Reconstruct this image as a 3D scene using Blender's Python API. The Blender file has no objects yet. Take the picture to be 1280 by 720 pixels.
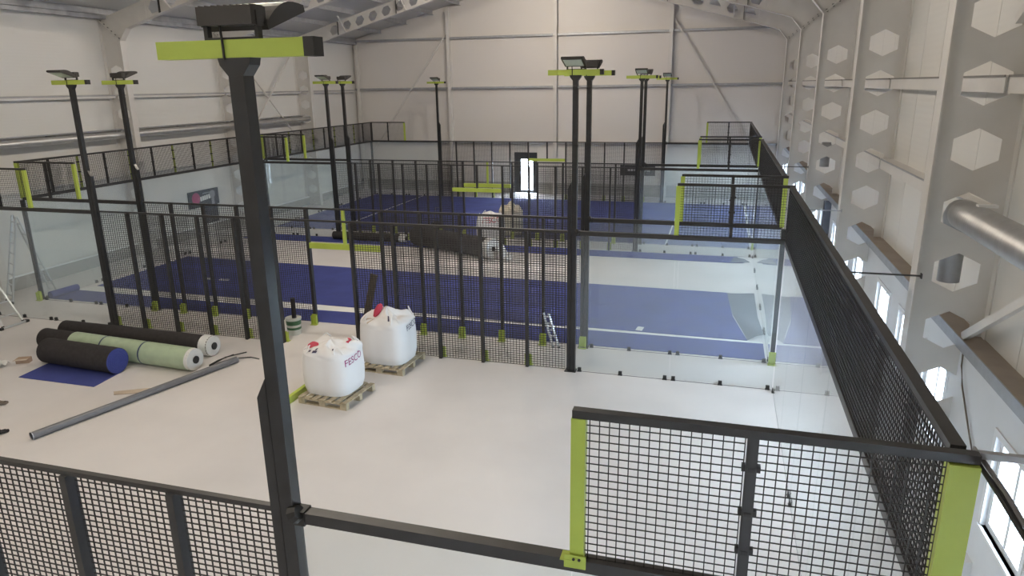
import bpy, math, random
from mathutils import Vector, Matrix
random.seed(7)
scene = bpy.context.scene
COL = scene.collection
PI = math.pi

# ---------------------------------------------------------------- camera
cam_d = bpy.data.cameras.new('camera'); cam = bpy.data.objects.new('camera', cam_d); COL.objects.link(cam)
YAW, PITCH, ROLL, FPX = 0.2876, 0.2790, -0.0150, 881.67
cam_d.sensor_width = 36.0; cam_d.lens = FPX / 1280 * 36.0; cam_d.clip_start = 0.05; cam_d.clip_end = 300
f = Vector((-math.sin(YAW)*math.cos(PITCH), math.cos(YAW)*math.cos(PITCH), -math.sin(PITCH)))
r = Vector((math.cos(YAW), math.sin(YAW), 0)); u = r.cross(f)
r2 = r*math.cos(ROLL) + u*math.sin(ROLL); u2 = -r*math.sin(ROLL) + u*math.cos(ROLL)
Mx = Matrix((r2, u2, -f)).transposed().to_4x4(); Mx.translation = Vector((-1.268, -3.703, 5.831))
cam.matrix_world = Mx
scene.camera = cam

# ---------------------------------------------------------------- world, exposure
w = bpy.data.worlds.new('overcast_sky'); scene.world = w; w.use_nodes = True
bg = w.node_tree.nodes['Background']; bg.inputs['Color'].default_value = (0.70, 0.84, 1.0, 1); bg.inputs['Strength'].default_value = 72.0
vs = scene.view_settings
vs.view_transform = 'Standard'; vs.look = 'None'; vs.gamma = 1.0; vs.use_curve_mapping = False; vs.exposure = 0.0
try:
    scene.cycles.transparent_max_bounces = 40; scene.cycles.max_bounces = 8; scene.cycles.diffuse_bounces = 5
except Exception: pass
LAMP_POWER = 480.0
LAMP_COLOR = (1.0, 0.885, 0.745)
LAMP_SPOTS = [(-10.04, y) for y in (-3.4, 2.4, 8.3, 14.1, 19.9, 25.3, 28.1)]

# ---------------------------------------------------------------- materials
MATS = {}
def mat(name, col, rough=0.6, metal=0.0, noise=0.0, nscale=4.0, bump=0.0, bscale=60.0, spec=0.5, col2=None, wave=None):
    m = bpy.data.materials.new(name); m.use_nodes = True
    nt = m.node_tree; b = nt.nodes['Principled BSDF']
    b.inputs['Base Color'].default_value = (*col, 1); b.inputs['Roughness'].default_value = rough
    b.inputs['Metallic'].default_value = metal; b.inputs['Specular IOR Level'].default_value = spec
    tc = nt.nodes.new('ShaderNodeTexCoord')
    if noise > 0:
        n = nt.nodes.new('ShaderNodeTexNoise'); n.inputs['Scale'].default_value = nscale; n.inputs['Detail'].default_value = 6
        nt.links.new(tc.outputs['Object'], n.inputs['Vector'])
        mix = nt.nodes.new('ShaderNodeMix'); mix.data_type = 'RGBA'
        c2 = col2 if col2 else tuple(c*(1-noise) for c in col)
        mix.inputs['A'].default_value = (*col, 1); mix.inputs['B'].default_value = (*c2, 1)
        rp = nt.nodes.new('ShaderNodeValToRGB'); rp.color_ramp.elements[0].position = 0.38; rp.color_ramp.elements[1].position = 0.68
        nt.links.new(n.outputs['Fac'], rp.inputs['Fac']); nt.links.new(rp.outputs['Color'], mix.inputs['Factor'])
        nt.links.new(mix.outputs['Result'], b.inputs['Base Color'])
    if bump > 0:
        if wave:
            n2 = nt.nodes.new('ShaderNodeTexWave'); n2.bands_direction = wave; n2.inputs['Scale'].default_value = bscale
        else:
            n2 = nt.nodes.new('ShaderNodeTexNoise'); n2.inputs['Scale'].default_value = bscale; n2.inputs['Detail'].default_value = 3
        nt.links.new(tc.outputs['Object'], n2.inputs['Vector'])
        bp = nt.nodes.new('ShaderNodeBump'); bp.inputs['Strength'].default_value = bump; bp.inputs['Distance'].default_value = 0.01
        nt.links.new(n2.outputs['Color'], bp.inputs['Height']); nt.links.new(bp.outputs['Normal'], b.inputs['Normal'])
    MATS[name] = m; return m
def glass(name, tint, haze, hazecol, refl=1.0):
    m = bpy.data.materials.new(name); m.use_nodes = True; nt = m.node_tree
    for n in list(nt.nodes): nt.nodes.remove(n)
    o = nt.nodes.new('ShaderNodeOutputMaterial'); t = nt.nodes.new('ShaderNodeBsdfTransparent'); t.inputs['Color'].default_value = (*tint, 1)
    g = nt.nodes.new('ShaderNodeBsdfGlossy'); g.inputs['Roughness'].default_value = 0.02; g.inputs['Color'].default_value = (refl, refl, refl, 1)
    d = nt.nodes.new('ShaderNodeBsdfDiffuse'); d.inputs['Color'].default_value = (*hazecol, 1)
    fr = nt.nodes.new('ShaderNodeFresnel'); fr.inputs['IOR'].default_value = 1.5
    m1 = nt.nodes.new('ShaderNodeMixShader'); m1.inputs['Fac'].default_value = haze
    m2 = nt.nodes.new('ShaderNodeMixShader')
    nt.links.new(t.outputs[0], m1.inputs[1]); nt.links.new(d.outputs[0], m1.inputs[2])
    ge = nt.nodes.new('ShaderNodeNewGeometry'); mu = nt.nodes.new('ShaderNodeMath'); mu.operation = 'MULTIPLY'
    iv = nt.nodes.new('ShaderNodeMath'); iv.operation = 'SUBTRACT'; iv.inputs[0].default_value = 1.0     # reflect at the outer faces only, no inner reflections
    nt.links.new(ge.outputs['Backfacing'], iv.inputs[1]); nt.links.new(fr.outputs[0], mu.inputs[0]); nt.links.new(iv.outputs[0], mu.inputs[1])
    nt.links.new(mu.outputs[0], m2.inputs['Fac']); nt.links.new(m1.outputs[0], m2.inputs[1]); nt.links.new(g.outputs[0], m2.inputs[2])
    nt.links.new(m2.outputs[0], o.inputs['Surface'])
    MATS[name] = m; return m
mat('floor', (0.71, 0.68, 0.67), 0.42, noise=0.10, nscale=0.5, bump=0.03, bscale=30)
mat('skin', (0.68, 0.67, 0.64), 0.5, bump=0.10, bscale=3.2, wave='Z')
mat('skin_back', (0.68, 0.65, 0.62), 0.5, bump=0.10, bscale=3.2, wave='Z')
mat('joint', (0.22, 0.21, 0.20), 0.8)
mat('white_steel', (0.66, 0.64, 0.61), 0.45, noise=0.05, nscale=3)
mat('galvanised', (0.40, 0.41, 0.43), 0.45, metal=0.35, noise=0.15, nscale=5)
mat('duct_foil', (0.58, 0.58, 0.58), 0.42, metal=0.8, noise=0.12, nscale=6)
mat('ledge', (0.38, 0.32, 0.27), 0.8, noise=0.15, nscale=3)
mat('plinth', (0.40, 0.385, 0.36), 0.85, noise=0.2, nscale=3)
mat('lower_wall', (0.74, 0.75, 0.76), 0.6, noise=0.04, nscale=2)
mat('ceiling', (0.60, 0.59, 0.56), 0.6, bump=0.1, bscale=1.6, wave='Y')
mat('black_steel', (0.035, 0.034, 0.034), 0.42, noise=0.25, nscale=8)
mat('mast_steel', (0.021, 0.022, 0.024), 0.30, noise=0.3, nscale=10, spec=0.5)
mat('wire', (0.022, 0.021, 0.021), 0.5)
mat('yellow', (0.44, 0.54, 0.085), 0.42, noise=0.06, nscale=5)
mat('black_plastic', (0.02, 0.02, 0.02), 0.5)
mat('lamp_body', (0.035, 0.032, 0.03), 0.45)
mat('lamp_glass', (0.55, 0.60, 0.58), 0.15)
mat('turf_blue', (0.044, 0.060, 0.255), 0.92, noise=0.22, nscale=1.3, bump=0.5, bscale=220)
mat('turf_back', (0.15, 0.165, 0.20), 0.9, noise=0.15, nscale=5)
mat('turf_black', (0.030, 0.026, 0.027), 0.85, noise=0.3, nscale=12, bump=0.3, bscale=80)
mat('line_white', (0.80, 0.80, 0.78), 0.85)
mat('green_wrap', (0.42, 0.52, 0.36), 0.32, noise=0.12, nscale=6, bump=0.5, bscale=9)
mat('film', (0.72, 0.72, 0.70), 0.3, bump=0.6, bscale=14)
mat('strap', (0.03, 0.05, 0.13), 0.5)
mat('bag', (0.78, 0.77, 0.77), 0.75, bump=0.5, bscale=7)
mat('bag_cream', (0.66, 0.60, 0.48), 0.75, bump=0.5, bscale=7)
mat('red_tag', (0.50, 0.04, 0.08), 0.6)
mat('ink', (0.33, 0.03, 0.16), 0.7)
mat('ink_dark', (0.05, 0.04, 0.09), 0.7)
mat('wood', (0.50, 0.42, 0.29), 0.8, noise=0.35, nscale=9)
mat('wood_dark', (0.16, 0.13, 0.10), 0.8, noise=0.3, nscale=9)
mat('pipe_grey', (0.15, 0.15, 0.16), 0.3, noise=0.12, nscale=10)
mat('aluminium', (0.60, 0.61, 0.62), 0.35, metal=0.55)
mat('bucket', (0.62, 0.64, 0.60), 0.5)
mat('bucket_label', (0.05, 0.14, 0.07), 0.5)
mat('cardboard', (0.42, 0.30, 0.22), 0.9, noise=0.2)
mat('cardboard_pale', (0.55, 0.46, 0.37), 0.9, noise=0.15)
mat('sign_black', (0.025, 0.025, 0.028), 0.5)
mat('sign_magenta', (0.42, 0.03, 0.13), 0.5)
mat('sign_white', (0.70, 0.70, 0.70), 0.5)
mat('sign_grey', (0.25, 0.25, 0.26), 0.5)
mat('door_dark', (0.035, 0.042, 0.05), 0.45)
mat('frame_white', (0.80, 0.81, 0.82), 0.4)
mat('ground', (0.62, 0.64, 0.66), 0.9, noise=0.1)
mat('cable', (0.02, 0.02, 0.02), 0.5)
mat('cable_brown', (0.16, 0.13, 0.10), 0.6)
glass('court_glass', (0.970, 0.985, 0.980), 0.055, (0.72, 0.82, 0.93))
glass('window_glass', (0.97, 0.98, 0.98), 0.0, (1, 1, 1))
em = bpy.data.materials.new('lamp_emitter'); em.use_nodes = True
eb = em.node_tree.nodes['Principled BSDF']; eb.inputs['Emission Color'].default_value = (*LAMP_COLOR, 1); eb.inputs['Emission Strength'].default_value = 12
MATS['lamp_emitter'] = em

# ---------------------------------------------------------------- mesh helpers
class MB:
    def __init__(s): s.v = []; s.f = []
    def box(s, x0, x1, y0, y1, z0, z1):
        n = len(s.v)
        s.v += [(x0,y0,z0),(x1,y0,z0),(x1,y1,z0),(x0,y1,z0),(x0,y0,z1),(x1,y0,z1),(x1,y1,z1),(x0,y1,z1)]
        s.f += [tuple(n+i for i in q) for q in ((3,2,1,0),(4,5,6,7),(0,1,5,4),(1,2,6,5),(2,3,7,6),(3,0,4,7))]
        return s
    def bar(s, a, b, w, h=None, up=(0,0,1), caps=True):
        h = h or w; a = Vector(a); b = Vector(b); d = (b-a).normalized(); up = Vector(up)
        if abs(d.dot(up)) > 0.98: up = Vector((0,1,0))
        sx = d.cross(up).normalized(); sy = sx.cross(d).normalized(); n = len(s.v)
        for p in (a, b):
            for i, j in ((-1,-1),(1,-1),(1,1),(-1,1)): s.v.append(tuple(p + sx*(i*w/2) + sy*(j*h/2)))
        fs = [(0,1,5,4),(1,2,6,5),(2,3,7,6),(3,0,4,7)] + ([(3,2,1,0),(4,5,6,7)] if caps else [])
        s.f += [tuple(n+i for i in q) for q in fs]; return s
    def tube(s, pts, rad, seg=10, caps=True):
        pts = [Vector(p) for p in pts]; n0 = len(s.v); N = len(pts)
        for k, p in enumerate(pts):
            d = (pts[min(k+1,N-1)] - pts[max(k-1,0)]).normalized()
            up = Vector((0,0,1)) if abs(d.z) < 0.9 else Vector((0,1,0))
            sx = d.cross(up).normalized(); sy = sx.cross(d); rr = rad[k] if isinstance(rad, (list,tuple)) else rad
            for i in range(seg):
                a = 2*PI*i/seg; s.v.append(tuple(p + sx*(math.cos(a)*rr) + sy*(math.sin(a)*rr)))
        for k in range(N-1):
            for i in range(seg):
                j = (i+1) % seg; s.f.append((n0+k*seg+i, n0+k*seg+j, n0+(k+1)*seg+j, n0+(k+1)*seg+i))
        if caps:
            s.f.append(tuple(n0+i for i in range(seg))[::-1]); s.f.append(tuple(n0+(N-1)*seg+i for i in range(seg)))
        return s
    def prism(s, poly, fn, t0, t1):
        """extrude a 2-D polygon: fn(a, b, t) gives a 3-D point"""
        n = len(s.v); k = len(poly)
        s.v += [tuple(fn(a,b,t0)) for a,b in poly] + [tuple(fn(a,b,t1)) for a,b in poly]
        s.f += [tuple(n+i for i in range(k))[::-1], tuple(n+k+i for i in range(k))]
        for i in range(k):
            j = (i+1) % k; s.f.append((n+i, n+j, n+k+j, n+k+i))
        return s
    def mesh(s, name='mesh', smooth=False):
        m = bpy.data.meshes.new(name); m.from_pydata(s.v, [], s.f); m.update()
        if smooth:
            for p in m.polygons: p.use_smooth = True
            try: m.set_sharp_from_angle(angle=math.radians(40))
            except Exception: pass
        return m
def obj(name, mesh, m=None, parent=None, loc=(0,0,0), rot=None, kind=None):
    if isinstance(mesh, MB): mesh = mesh.mesh(name)
    if m and not mesh.materials: mesh.materials.append(MATS[m])
    o = bpy.data.objects.new(name, mesh); COL.objects.link(o)
    loc = Vector(loc)
    if parent:
        o.parent = parent; o.location = loc - Vector(parent.get('_b', (0,0,0)))
    else: o.location = loc
    if rot: o.rotation_euler = rot
    if kind: o['kind'] = kind
    return o
BASES = {}
def thing(name, label, cat, loc=(0,0,0), group=None):
    o = bpy.data.objects.new(name, None); COL.objects.link(o); o.location = loc; o.empty_display_size = 0.2
    o['label'] = label; o['category'] = cat
    if group: o['group'] = group
    return o
def part(name, mb, m, parent, kind=None, loc=None, smooth=False, rot=None, label=None):
    """mesh given in world coordinates (loc None) or in local ones placed at world loc"""
    me = mb.mesh(name, smooth) if isinstance(mb, MB) else mb
    if m and not me.materials: me.materials.append(MATS[m])
    o = bpy.data.objects.new(name, me); COL.objects.link(o); o.parent = parent
    base = Vector((0,0,0)); q = parent
    while q: base += q.location; q = q.parent
    o.location = Vector(loc if loc is not None else (0,0,0)) - base
    if rot: o.rotation_euler = rot
    if kind: o['kind'] = kind
    if label: o['label'] = label
    return o
def tag(o, label, cat, group=None):
    o['label'] = label; o['category'] = cat
    if group: o['group'] = group
    return o
def struct(name, mb, m, smooth=False):
    o = obj(name, mb.mesh(name, smooth) if isinstance(mb, MB) else mb, m); o['kind'] = 'structure'; return o
CACHE = {}
def cbox(dx, dy, dz, m):
    """cached box, centred in x and y, standing on z = 0"""
    k = ('b', round(dx,4), round(dy,4), round(dz,4), m)
    if k not in CACHE:
        me = MB().box(-dx/2, dx/2, -dy/2, dy/2, 0, dz).mesh('box'); me.materials.append(MATS[m]); CACHE[k] = me
    return CACHE[k]
def wiremesh(wd, ht, t=0.0060, px=0.058):
    k = ('w', round(wd,3), round(ht,3), t)
    if k not in CACHE:
        mb = MB(); nx = round(wd/px); nz = round(ht/0.050)
        for i in range(nx+1):
            x = -wd/2 + wd*i/nx; mb.bar((x,0,0), (x,0,ht), t, t, caps=False)
        for j in range(nz+1):
            z = ht*j/nz; mb.bar((-wd/2,0.005,z), (wd/2,0.005,z), t, t, caps=False)
        me = mb.mesh('wire_mesh'); me.materials.append(MATS['wire']); CACHE[k] = me
    return CACHE[k]

# ---------------------------------------------------------------- hall shell
XR, XL, YB, YF = 1.82, -21.90, 34.62, -7.0
XC = (XR+XL)/2; HALF = (XR-XL)/2
def zbot(d): return 7.82 + 0.27*(11.03-d)
def zceil(x): return zbot(abs(x-XC)) + 0.87
LEDGE = 2.88
struct('floor', MB().box(XL-0.3, XR+0.3, YF-0.3, YB+0.3, -0.25, 0.0), 'floor')
struct('ground', MB().box(XL-40, XR+40, YF-40, YB+40, -0.5, -0.26), 'ground')
FR = [5.35, 11.17, 16.98, 22.80, 28.60]           # frame lines
GAB = 34.40

# right wall: windows in a white lower wall, panels above a ledge
win_y = []
for yf in [-6.29, -0.47] + FR:
    for dy in (0.80, 2.45, 4.15):
        if yf+dy < YB-0.8 and yf+dy > YF+0.7: win_y.append(yf+dy-(0.28 if yf < 0 else 0))
WZ0, WZ1, WW = 1.30, 2.33, 0.98
mb = MB()
mb.box(1.62, XR+0.25, YF, YB+0.2, 0, WZ0).box(1.62, XR+0.25, YF, YB+0.2, WZ1, LEDGE)
e = YF
for y in win_y:
    mb.box(1.62, XR+0.25, e, y-WW/2, WZ0, WZ1); e = y+WW/2
mb.box(1.62, XR+0.25, e, YB+0.2, WZ0, WZ1)
wall_right = struct('wall_right', mb, 'lower_wall')
part('ledge', MB().box(1.57, XR+0.02, YF, YB, LEDGE, LEDGE+0.03), 'ledge', wall_right)
part('ledge_trim', MB().box(1.555, 1.57, YF, YB, LEDGE-0.10, LEDGE+0.035), 'galvanised', wall_right)
part('panel_backing', MB().box(XR+0.03, XR+0.20, YF, YB+0.2, LEDGE, zceil(XR)), 'joint', wall_right)
y = YF
while y < YB-0.1:
    y1 = min(y+1.13, YB)
    part('wall_panel', MB().box(XR, XR+0.05, y+0.006, y1-0.006, LEDGE+0.03, zceil(XR)), 'skin', wall_right); y = y1
for zz in (4.25, 5.70):
    ys = [YF]+[-0.47]+FR+[GAB]
    for a, b in zip(ys[:-1], ys[1:]):
        if zz < 5 and a < 5: continue
        g = part('girt', MB().box(1.625, XR, a+0.06, b-0.06, zz+0.15, zz+0.165).box(1.625, 1.64, a+0.06, b-0.06, zz-0.02, zz+0.15), 'white_steel', wall_right)
        part('lip', MB().box(1.612, 1.625, a+0.06, b-0.06, zz+0.145, zz+0.17), 'galvanised' if zz < 5 else 'joint', g)
# window units
for i, y in enumerate(win_y):
    mb = MB(); x0, x1 = 1.66, 1.74; a, b = y-WW/2, y+WW/2; t = 0.07
    mb.box(x0,x1,a,b,WZ0,WZ0+t).box(x0,x1,a,b,WZ1-t,WZ1).box(x0,x1,a,a+t,WZ0+t,WZ1-t).box(x0,x1,b-t,b,WZ0+t,WZ1-t)
    wo = struct('window_%d' % (i+1), mb, 'frame_white')
    part('mullion', MB().box(x0+0.005,x1-0.005,y-0.03,y+0.03,WZ0+t,WZ1-t), 'frame_white', wo)
    for (p, q) in ((a+t, y-0.03), (y+0.03, b-t)):
        part('pane', MB().box(1.695,1.705,p,q,WZ0+t,WZ1-t), 'window_glass', wo)
    pd = bpy.data.lights.new('window_portal', 'AREA'); pd.shape = 'RECTANGLE'; pd.size = WW; pd.size_y = WZ1-WZ0; pd.cycles.is_portal = True
    po = bpy.data.objects.new('window_portal', pd); COL.objects.link(po); po.parent = wo; po.location = (1.80, y, (WZ0+WZ1)/2); po.rotation_euler = (PI/2, 0, PI/2)
    part('window_sill', MB().box(1.59,1.70,a-0.04,b+0.04,WZ0-0.03,WZ0), 'frame_white', wo)
    part('reveal_trim', MB().box(1.605,1.62,a-0.07,a,WZ0,WZ1+0.07).box(1.605,1.62,b,b+0.07,WZ0,WZ1+0.07).box(1.605,1.62,a,b,WZ1,WZ1+0.07), 'frame_white', wo)

# left wall
wall_left = struct('wall_left', MB().box(XL-0.25, XL-0.055, YF, YB+0.2, 0, zceil(XL)), 'joint')
ys = [YF, -0.47]+FR+[YB]
for a, b in zip(ys[:-1], ys[1:]):
    for z0, z1 in ((0.42, 2.88), (2.88, 5.74), (5.74, zceil(XL))):
        part('wall_panel', MB().box(XL-0.05, XL, a+0.005, b-0.005, z0+0.004, z1-0.004), 'skin', wall_left)
ys[-1] = GAB
for a, b in zip(ys[:-1], ys[1:]):
    g = part('girt', MB().box(XL, XL+0.19, a+0.06, b-0.06, 5.71, 5.725).box(XL+0.175, XL+0.19, a+0.06, b-0.06, 5.62, 5.71), 'white_steel', wall_left)
    part('lip', MB().box(XL+0.19, XL+0.20, a+0.06, b-0.06, 5.69, 5.73), 'galvanised', g)
struct('baseboard_left', MB().box(XL-0.05, XL+0.10, YF, YB, 0, 0.42), 'plinth')
struct('trim_1', MB().box(XL+0.10, XL+0.13, YF, YB, 0.40, 0.45), 'frame_white')
# wall bracing of the left wall, bay 4
for a, b in (((XL+0.3, 22.95, 8.0), (XL+0.3, 28.4, 2.9)), ((XL+0.33, 22.95, 2.9), (XL+0.33, 28.4, 8.0))):
    part('brace', MB().bar(a, b, 0.06, 0.06), 'white_steel', wall_left)
# right wall brace in the nearest bay
part('brace', MB().bar((1.61, 5.28, 2.92), (1.61, -0.4, 6.33), 0.06, 0.10), 'white_steel', wall_right)
part('brace', MB().bar((1.61, 5.28, 6.42), (1.61, 2.3, 8.2), 0.06, 0.10), 'white_steel', wall_right)

# back wall: pieces around the door, panels per bay and tier
DX0, DX1, DZ = -12.34, -11.04, 2.27
wall_back = struct('wall_back', MB().box(XL-0.2, DX0, YB+0.06, YB+0.25, 0, LEDGE).box(DX1, XR+0.2, YB+0.06, YB+0.25, 0, LEDGE).box(DX0, DX1, YB+0.06, YB+0.25, DZ, LEDGE)
    .prism([(XL-0.2, LEDGE), (XR+0.2, LEDGE), (XR+0.2, zceil(XR)), (XC, zceil(XC)), (XL-0.2, zceil(XL))], lambda a,b,t: (a,t,b), YB+0.06, YB+0.25), 'joint')
bx = [XL, -15.95, -9.97, -4.05, XR]
for a, b in zip(bx[:-1], bx[1:]):
    tiers = [0.62, 2.86, 5.74, 8.42]
    for z0, z1 in zip(tiers[:-1], tiers[1:]):
        if z0 < 1 and a < DX0 < b:
            for p, q, c, d in ((a, DX0, z0, z1), (DX1, b, z0, z1), (DX0, DX1, DZ, z1)):
                part('wall_panel', MB().box(p+0.004, q-0.004, YB, YB+0.05, c+0.004, d-0.004), 'skin_back', wall_back)
        else: part('wall_panel', MB().box(a+0.004, b-0.004, YB, YB+0.05, z0+0.004, z1-0.004), 'skin_back', wall_back)
    part('wall_panel', MB().prism([(a+0.004, 8.424), (b-0.004, 8.424), (b-0.004, zceil(b)), (a+0.004, zceil(a))], lambda p,q,t: (p,t,q), YB, YB+0.05), 'skin_back', wall_back)
    for zz in (2.86, 5.80, 8.42):
        part('girt', MB().box(a+0.08, b-0.08, YB-0.2, YB, zz, zz+0.015).box(a+0.08, b-0.08, YB-0.2, YB-0.185, zz-0.09, zz), 'galvanised', wall_back)
for x in (-15.95, -9.97, -4.05):
    part('mullion', MB().box(x-0.10, x+0.10, GAB-0.10, GAB-0.085, 0, zceil(x)-0.3).box(x-0.008, x+0.008, GAB-0.085, YB-0.015, 0, zceil(x)-0.3).box(x-0.10, x+0.10, YB-0.015, YB-0.001, 0, zceil(x)-0.3), 'white_steel', wall_back)
for a, b in (((-16.1, GAB+0.0, 8.6), (-20.9, GAB+0.0, 2.3)), ((-3.9, GAB+0.0, 8.9), (0.9, GAB+0.0, 1.6))):
    part('brace', MB().bar(a, b, 0.07, 0.07), 'white_steel', wall_back)
struct('baseboard_back', MB().box(XL, DX0, YB-0.05, YB+0.06, 0, 0.62).box(DX1, XR, YB-0.05, YB+0.06, 0, 0.62), 'plinth')
# door in the back wall
dm = MB().box(DX0, DX0+0.36, YB-0.03, YB+0.1, 0.03, 1.9).box(DX1-0.24, DX1, YB-0.03, YB+0.1, 0.03, 1.9).box(DX0, DX1, YB-0.03, YB+0.1, 1.9, DZ).box(DX0+0.36, DX1-0.24, YB-0.02, YB+0.1, 0.03, 0.18)
door = struct('door_1', dm, 'door_dark')
part('pane', MB().box(DX0+0.36, DX1-0.24, YB+0.03, YB+0.045, 0.18, 1.9), 'window_glass', door)
part('door_handle', MB().bar((DX0+0.30, YB-0.06, 0.95), (DX0+0.30, YB-0.06, 1.25), 0.03, 0.03).bar((DX0+0.30, YB-0.06, 1.0), (DX0+0.30, YB-0.03, 1.0), 0.02).bar((DX0+0.30, YB-0.06, 1.2), (DX0+0.30, YB-0.03, 1.2), 0.02), 'aluminium', door)
for k in range(3):
    part('hinge', MB().box(DX1-0.26, DX1-0.22, YB-0.045, YB-0.03, 0.35+k*0.65, 0.47+k*0.65), 'galvanised', door)
# front wall behind the viewer
struct('wall_front', MB().prism([(XL, 0), (XR, 0), (XR, zceil(XR)), (XC, zceil(XC)), (XL, zceil(XL))], lambda a,b,t: (a,t,b), YF-0.2, YF), 'skin')

# roof
mb = MB()
for sgn in (-1, 1):
    xe = XC + sgn*(HALF+0.3)
    mb.prism([(XC, zceil(XC)), (xe, zceil(xe)), (xe, zceil(xe)+0.15), (XC, zceil(XC)+0.15)], lambda a,b,t: (a,t,b), YF-0.3, YB+0.3)
ceiling = struct('ceiling', mb, 'ceiling')
for sgn in (-1, 1):
    for k in range(8):
        d = 0.5 + k*1.58; x = XC + sgn*min(d, 11.6); z = zceil(x)
        part('purlin', MB().box(x-0.035, x-0.025, YF, YB-0.03, z-0.21, z-0.005).box(x-0.035, x+0.05, YF, YB-0.03, z-0.215, z-0.205).box(x-0.1, x-0.03, YF, YB-0.03, z-0.016, z-0.006), 'galvanised', ceiling)
for x, s in ((XL+0.03, 1), (XR-0.03, -1)):
    z = zceil(XL)
    part('eave_beam', MB().box(min(x, x+s*0.25), max(x, x+s*0.25), YF, YB-0.03, z-0.26, z-0.24).box(x+s*0.23, x+s*0.25, YF, YB-0.03, z-0.24, z-0.02) if s > 0 else MB().box(x-0.25, x, YF, YB-0.03, z-0.26, z-0.24).box(x-0.25, x-0.23, YF, YB-0.03, z-0.24, z-0.02), 'galvanised', ceiling)

# portal frames with hexagon-cut webs
PITCH_H = 0.704
def castellated(mb, fn, L0, L1, c, w0, w1, hw, hh, t):
    """web running along its length from L0 with holes; fn(l, d, t): l along, d across (w0..w1), c hole centre"""
    n = int(round((L1-L0)/PITCH_H))
    for k in range(n):
        a = L0 + k*PITCH_H; b = a+PITCH_H; m = (a+b)/2; q = hh/2
        for P in ([(a,w0),(a,c),(m-hh,c),(m-q,c-hw),(m+q,c-hw),(m+hh,c),(b,c),(b,w0)], [(a,w1),(b,w1),(b,c),(m+hh,c),(m+q,c+hw),(m-q,c+hw),(m-hh,c),(a,c)]):
            mb.prism(P, fn, -t, t)
FRL = ['beside the bare court, touching the silver duct', 'at the gap between bare and half carpeted courts', 'beside the half carpeted court', 'at the gap between half and fully carpeted courts', 'beside the fully carpeted court']
def portal(Y):
    fr = thing('portal_frame', 'white hexagon-cut steel portal frame ' + FRL[FR.index(Y)], 'frame', (XC, Y, 0), 'portal frames of the hall')
    for sgn in (-1, 1):
        X = lambda d: XC + sgn*d
        mb = MB(); z0 = 3.67-PITCH_H*4.5
        fn = lambda l, d, t: (X(d), Y+t, l)
        CO, CI = HALF-0.001, 11.04; hc = 11.477
        castellated(mb, fn, z0, z0+PITCH_H*9, hc, CI+0.015, CO-0.015, 0.235, 0.232, 0.006)
        mb.prism([(0, CI+0.015), (0, CO-0.015), (z0, CO-0.015), (z0, CI+0.015)], fn, -0.006, 0.006)
        zt = z0+PITCH_H*9
        mb.prism([(X(CI+0.015), zt), (X(CO-0.015), zt), (X(CO-0.015), 8.22), (X(9.9), zbot(9.9)+0.64), (X(9.9), zbot(9.9)), (X(10.72), 7.88), (X(CI+0.015), 7.5)], lambda a,b,t: (a,Y+t,b), -0.006, 0.006)
        col = part('column', mb, 'white_steel', fr)
        fl = MB()
        for d in (CI, CO-0.015): fl.box(min(X(d), X(d+0.015)), max(X(d), X(d+0.015)), Y-0.12, Y+0.12, 0, 7.5 if d == CI else 8.22)
        for p, q in (((X(CI), Y, 7.5), (X(10.72), Y, 7.88)), ((X(10.72), Y, 7.88), (X(9.9), Y, zbot(9.9)))): fl.bar(p, q, 0.24, 0.015)
        part('flange', fl, 'white_steel', col)
        sp = MB().bar((X(CI+0.01), Y, 7.5), (X(CO), Y, 8.2), 0.24, 0.03); part('splice_plate', sp, 'white_steel', col)
        bt = MB()
        for k in range(6):
            s = (k+0.5)/6; p = Vector((X(CI+0.01), Y, 7.5)).lerp(Vector((X(CO), Y, 8.2)), s)
            for yy in (-0.07, 0.07): bt.box(p.x-0.03, p.x+0.03, Y+yy-0.015, Y+yy+0.015, p.z-0.04, p.z+0.04)
        part('bolts', bt, 'joint', col, kind='stuff')
        mb = MB(); fn2 = lambda l, v, t: (X(l), Y+t, zbot(l)+v)
        castellated(mb, fn2, 0.04, 0.04+PITCH_H*14, 0.32, 0.015, 0.625, 0.20, 0.235, 0.006)
        raf = part('rafter', mb, 'white_steel', fr)
        fl = MB()
        for v in (0.007, 0.632): fl.bar((X(0), Y, zbot(0)+v), (X(9.9), Y, zbot(9.9)+v), 0.22, 0.015)
        part('flange', fl, 'white_steel', raf)
        for d in (3.0, 6.2, 9.3): part('stiffener', MB().bar((X(d), Y, zbot(d)+0.02), (X(d), Y, zbot(d)+0.62), 0.012, 0.18, up=(0,1,0)), 'black_plastic', raf)
        for d in (2.6, 5.75, 8.9): part('fly_brace', MB().bar((X(d), Y, zbot(d)+0.05), (X(d), Y-0.75, zbot(d)+0.70), 0.05, 0.05), 'white_steel', raf)
    return fr
for Y in FR: portal(Y)
# gable corner posts
for x, lab in ((XL+0.36, 'slim white steel corner post between back wall and left wall with pipe'), (XR-0.36, 'slim white steel corner post between back wall and windowed wall')):
    part('corner_post', MB().box(x-0.08, x+0.08, GAB-0.10, GAB-0.085, 0, 8.1).box(x-0.006, x+0.006, GAB-0.085, GAB+0.1, 0, 8.1).box(x-0.08, x+0.08, GAB+0.1, GAB+0.115, 0, 8.1), 'white_steel', wall_back)

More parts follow.
